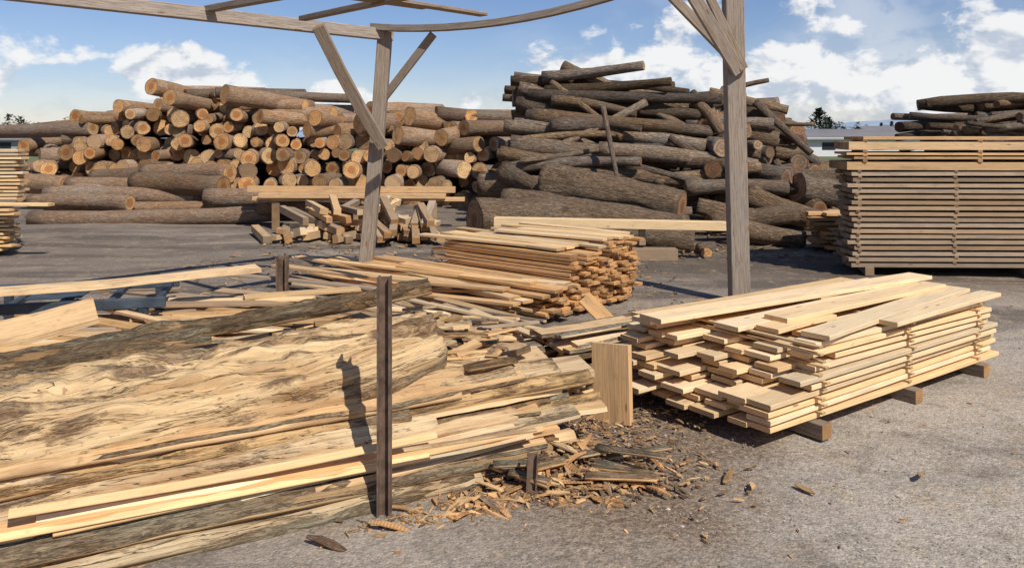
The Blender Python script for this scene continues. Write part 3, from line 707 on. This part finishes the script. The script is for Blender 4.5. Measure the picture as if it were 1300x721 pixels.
# ------------------------------------------------------------------ distance
def distance():
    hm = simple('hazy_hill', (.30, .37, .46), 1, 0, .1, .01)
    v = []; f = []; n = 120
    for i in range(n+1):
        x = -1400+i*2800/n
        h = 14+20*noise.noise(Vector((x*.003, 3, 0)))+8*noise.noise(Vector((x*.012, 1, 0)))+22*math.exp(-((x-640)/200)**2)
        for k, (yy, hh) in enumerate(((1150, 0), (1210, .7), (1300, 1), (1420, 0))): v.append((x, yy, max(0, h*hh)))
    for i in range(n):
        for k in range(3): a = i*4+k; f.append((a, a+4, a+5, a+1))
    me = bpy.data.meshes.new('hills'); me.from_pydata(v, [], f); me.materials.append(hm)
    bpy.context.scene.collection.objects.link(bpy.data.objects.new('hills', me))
    fm = simple('conifer_foliage', (.045, .065, .04), .95, 0, .3, 2); tm = simple('trunk_bark', (.12, .08, .06), .95)
    bm_ = simple('bare_twigs', (.13, .10, .085), .95, 0, .2, 1)
    def leafy(mb, c, h, r, cnt, mat, cone=True):
        for i in range(cnt):
            t = R.random()**.8; a = rr(0, 6.28)
            rad = r*((1-t)+.05)*rr(.3, 1.1) if cone else r*math.sin(math.pi*min(.97, t*.85+.12))*rr(.2, 1.1)
            p = Vector(c)+Vector((math.cos(a)*rad, math.sin(a)*rad, h*(.1+.9*t) if cone else h*(.25+.75*t))); s = r*rr(.12, .3)
            d1 = Vector((math.cos(a), math.sin(a), rr(-.5, .1) if cone else rr(-.5, 1)))*s; d2 = Vector((-math.sin(a), math.cos(a), rr(-.3, .3)))*s*.5
            b = len(mb.v); mb.v += [p-d2, p+d1, p+d2, p-d1*.3]; mb.add((b, b+1, b+2, b+3), mat, [(0, 0)]*4, (.5, .5, 0))
    for (px, Y, top) in [(1040, 120, 138), (1052, 140, 150), (1119, 160, 156), (1132, 165, 154), (1148, 150, 160), (1168, 170, 164), (1101, 160, 162)]:
        X = (px-650)/1000*Y; h = CAMZ+(175-top)/1000*Y; mb = MB()
        mb.log(Vector((X, Y, 0)), Vector((X, Y, h*.95)), h*.03, h*.006, tm, tm, 8, 4); leafy(mb, (X, Y, 0), h, h*.27, 700, fm, px > 1060); mb.obj('conifer_tree' if px > 1060 else 'tree')
    mb = MB()
    for i in range(230):
        Y = rr(230, 330); X = rr(-.75, .75)*Y; h = rr(5.0, 9.5)*(1. if X < -100 else .75); leafy(mb, (X, Y, 0), h, h*.45, 60, R.choice((bm_, fm)), R.random() < .4)
    mb.obj('distant_treeline')
    wm = simple('white_render', (.62, .62, .60), .8, 0, .05, .5); gm = simple('grey_render', (.33, .33, .34), .8, 0, .08, .5); rm = simple('roof_sheet', (.20, .19, .19), .6, 0, .1, .5); rf = simple('slate_roof', (.13, .12, .12), .8, 0, .1, .5); dm = simple('dark_opening', (.03, .035, .04), .4)
    def house(name, c, w, dp, h, rh, wall, roof):
        root = empty(name); x, y = c
        def mesh(n, vs, fs, m):
            me = bpy.data.meshes.new(n); me.from_pydata(vs, [], fs); me.materials.append(m); o = bpy.data.objects.new(n, me); bpy.context.scene.collection.objects.link(o); o.parent = root
        a, b = w/2, dp/2
        mesh('walls', [(x-a, y-b, 0), (x+a, y-b, 0), (x+a, y+b, 0), (x-a, y+b, 0), (x-a, y-b, h), (x+a, y-b, h), (x+a, y+b, h), (x-a, y+b, h), (x-a, y, h+rh), (x+a, y, h+rh)], [(0, 1, 5, 4), (2, 3, 7, 6), (1, 2, 6, 9, 5), (3, 0, 4, 8, 7)], wall)
        e = .5; t = .12
        mesh('roof', [(x-a-e, y-b-e, h-.2), (x+a+e, y-b-e, h-.2), (x+a+e, y, h+rh+t), (x-a-e, y, h+rh+t), (x-a-e, y+b+e, h-.2), (x+a+e, y+b+e, h-.2)], [(0, 1, 2, 3), (3, 2, 5, 4)], roof)
        vs = []; fs = []; n = max(2, int(w/3.5))
        for i in range(n):
            cx = x-a+(i+.5)*w/n; k = len(vs); q = y-b-.03; vs += [(cx-.6, q, h*.35), (cx+.6, q, h*.35), (cx+.6, q, h*.75), (cx-.6, q, h*.75)]; fs.append((k, k+1, k+2, k+3))
        mesh('windows', vs, fs, dm)
    house('white_shed', (31, 75), 9, 7, 1.7, .7, wm, rm); house('white_shed', (44, 90), 8, 8, 2.0, .9, wm, rm); house('grey_building', (-56, 88), 8, 8, 1.6, .8, gm, rf); house('grey_building', (-66, 100), 10, 8, 1.5, .7, gm, rf)
distance()

# ------------------------------------------------------------------ sky, sun, camera
sun_dir = Vector((.58, -.81, 0)).normalized(); EL = math.radians(47)
w = bpy.data.worlds.new('World'); bpy.context.scene.world = w; w.use_nodes = True
nt = w.node_tree; g = N(nt); nt.nodes.clear()
out = g.n('ShaderNodeOutputWorld'); sky = g.n('ShaderNodeTexSky', sky_type='NISHITA'); sky.sun_disc = False
sky.sun_elevation = EL; sky.sun_rotation = math.atan2(sun_dir.x, sun_dir.y); sky.air_density = 1.0; sky.dust_density = .2; sky.ozone_density = 3.5
hs = g.n('ShaderNodeHueSaturation'); hs.inputs['Saturation'].default_value = 1.1; g.put(hs.inputs['Color'], sky.outputs[0])
skc = g.mix(1., hs.outputs[0], (1.06, .98, 1.10), 'MULTIPLY')
bg = g.n('ShaderNodeBackground'); g.put(bg.inputs[0], skc); bg.inputs[1].default_value = .09
D = g.vm('NORMALIZE', g.n('ShaderNodeTexCoord').outputs['Generated'])
tot = None
for (px, py, sx, sy, a) in [(235, 92, .085, .042, 1.2), (195, 112, .05, .02, .9), (300, 108, .04, .02, .9), (430, 122, .07, .035, .95), (12, 100, .05, .04, .7), (598, 128, .03, .018, .8), (760, 100, .13, .05, .95), (860, 60, .14, .08, .6), (1010, 100, .17, .06, .95), (1130, 105, .15, .06, 1.), (1260, 90, .15, .09, .95), (1080, 20, .35, .06, .52), (-150, 60, .2, .1, .8), (1500, 40, .2, .1, .8)]:
    c = Vector(((px-650)/1000, 1, (175-py)/1000)).normalized()
    l = g.vm('LENGTH', g.vm('MULTIPLY', g.vm('SUBTRACT', D, tuple(c)), (1/sx, .6/sx, 1/sy)), out=1)
    q = g.rng(l, 0, 1.5, a, 0)
    tot = q if tot is None else g.math('MAXIMUM', tot, q)
Dm = g.vm('MULTIPLY', D, (1, 1, 1.5))
n1 = g.noise(Dm, 13, 6, .58, .2); n2 = g.noise(g.vm('ADD', Dm, (.008, -.006, .022)), 13, 4, .58, .2)
sep = g.n('ShaderNodeSeparateXYZ'); g.put(sep.inputs[0], D)
dens = g.math('ADD', tot, g.math('MULTIPLY', g.math('SUBTRACT', n1, .5), 2.0))
mask = g.rng(dens, .46, .72)
veil = g.math('MULTIPLY', g.rng(g.noise(Dm, 3.2, 4, .6, .5), .42, .78), g.rng(sep.outputs[0], -.40, .45, .06, .55))
low = g.rng(sep.outputs[2], -.02, .10, .25, 0)
mask = g.math('MAXIMUM', mask, g.math('ADD', veil, low), clamp=True)
lit = g.rng(g.math('MULTIPLY_ADD', g.math('SUBTRACT', n1, n2), 4.5, .74), .15, .85)
ccol = g.mix(lit, (.58, .65, .76), (1., 1., 1.))
bg2 = g.n('ShaderNodeBackground'); g.put(bg2.inputs[0], ccol); bg2.inputs[1].default_value = .92
mx = g.n('ShaderNodeMixShader'); g.put(mx.inputs[0], g.math('MULTIPLY', mask, .96)); nt.links.new(bg.outputs[0], mx.inputs[1]); nt.links.new(bg2.outputs[0], mx.inputs[2]); nt.links.new(mx.outputs[0], out.inputs[0])

sl = bpy.data.lights.new('sun', 'SUN'); sl.energy = 5.0; sl.angle = math.radians(.5); sl.color = (1, .955, .88)
so = bpy.data.objects.new('sun', sl); bpy.context.scene.collection.objects.link(so)
sv = Vector((sun_dir.x*math.cos(EL), sun_dir.y*math.cos(EL), math.sin(EL)))
so.rotation_euler = sv.to_track_quat('Z', 'Y').to_euler(); so.location = (5, -5, 10)
cam = bpy.data.cameras.new('camera'); co = bpy.data.objects.new('camera', cam); bpy.context.scene.collection.objects.link(co)
co.location = (0, 0, CAMZ); co.rotation_euler = (math.radians(90), 0, 0)
cam.sensor_width = 36; cam.lens = 36*1000/1300; cam.shift_y = -(360.5-175)/1300; cam.clip_end = 5000; cam.clip_start = .05
sc = bpy.context.scene; sc.camera = co
sc.view_settings.view_transform = 'Standard'; sc.view_settings.look = 'None'; sc.view_settings.exposure = 0
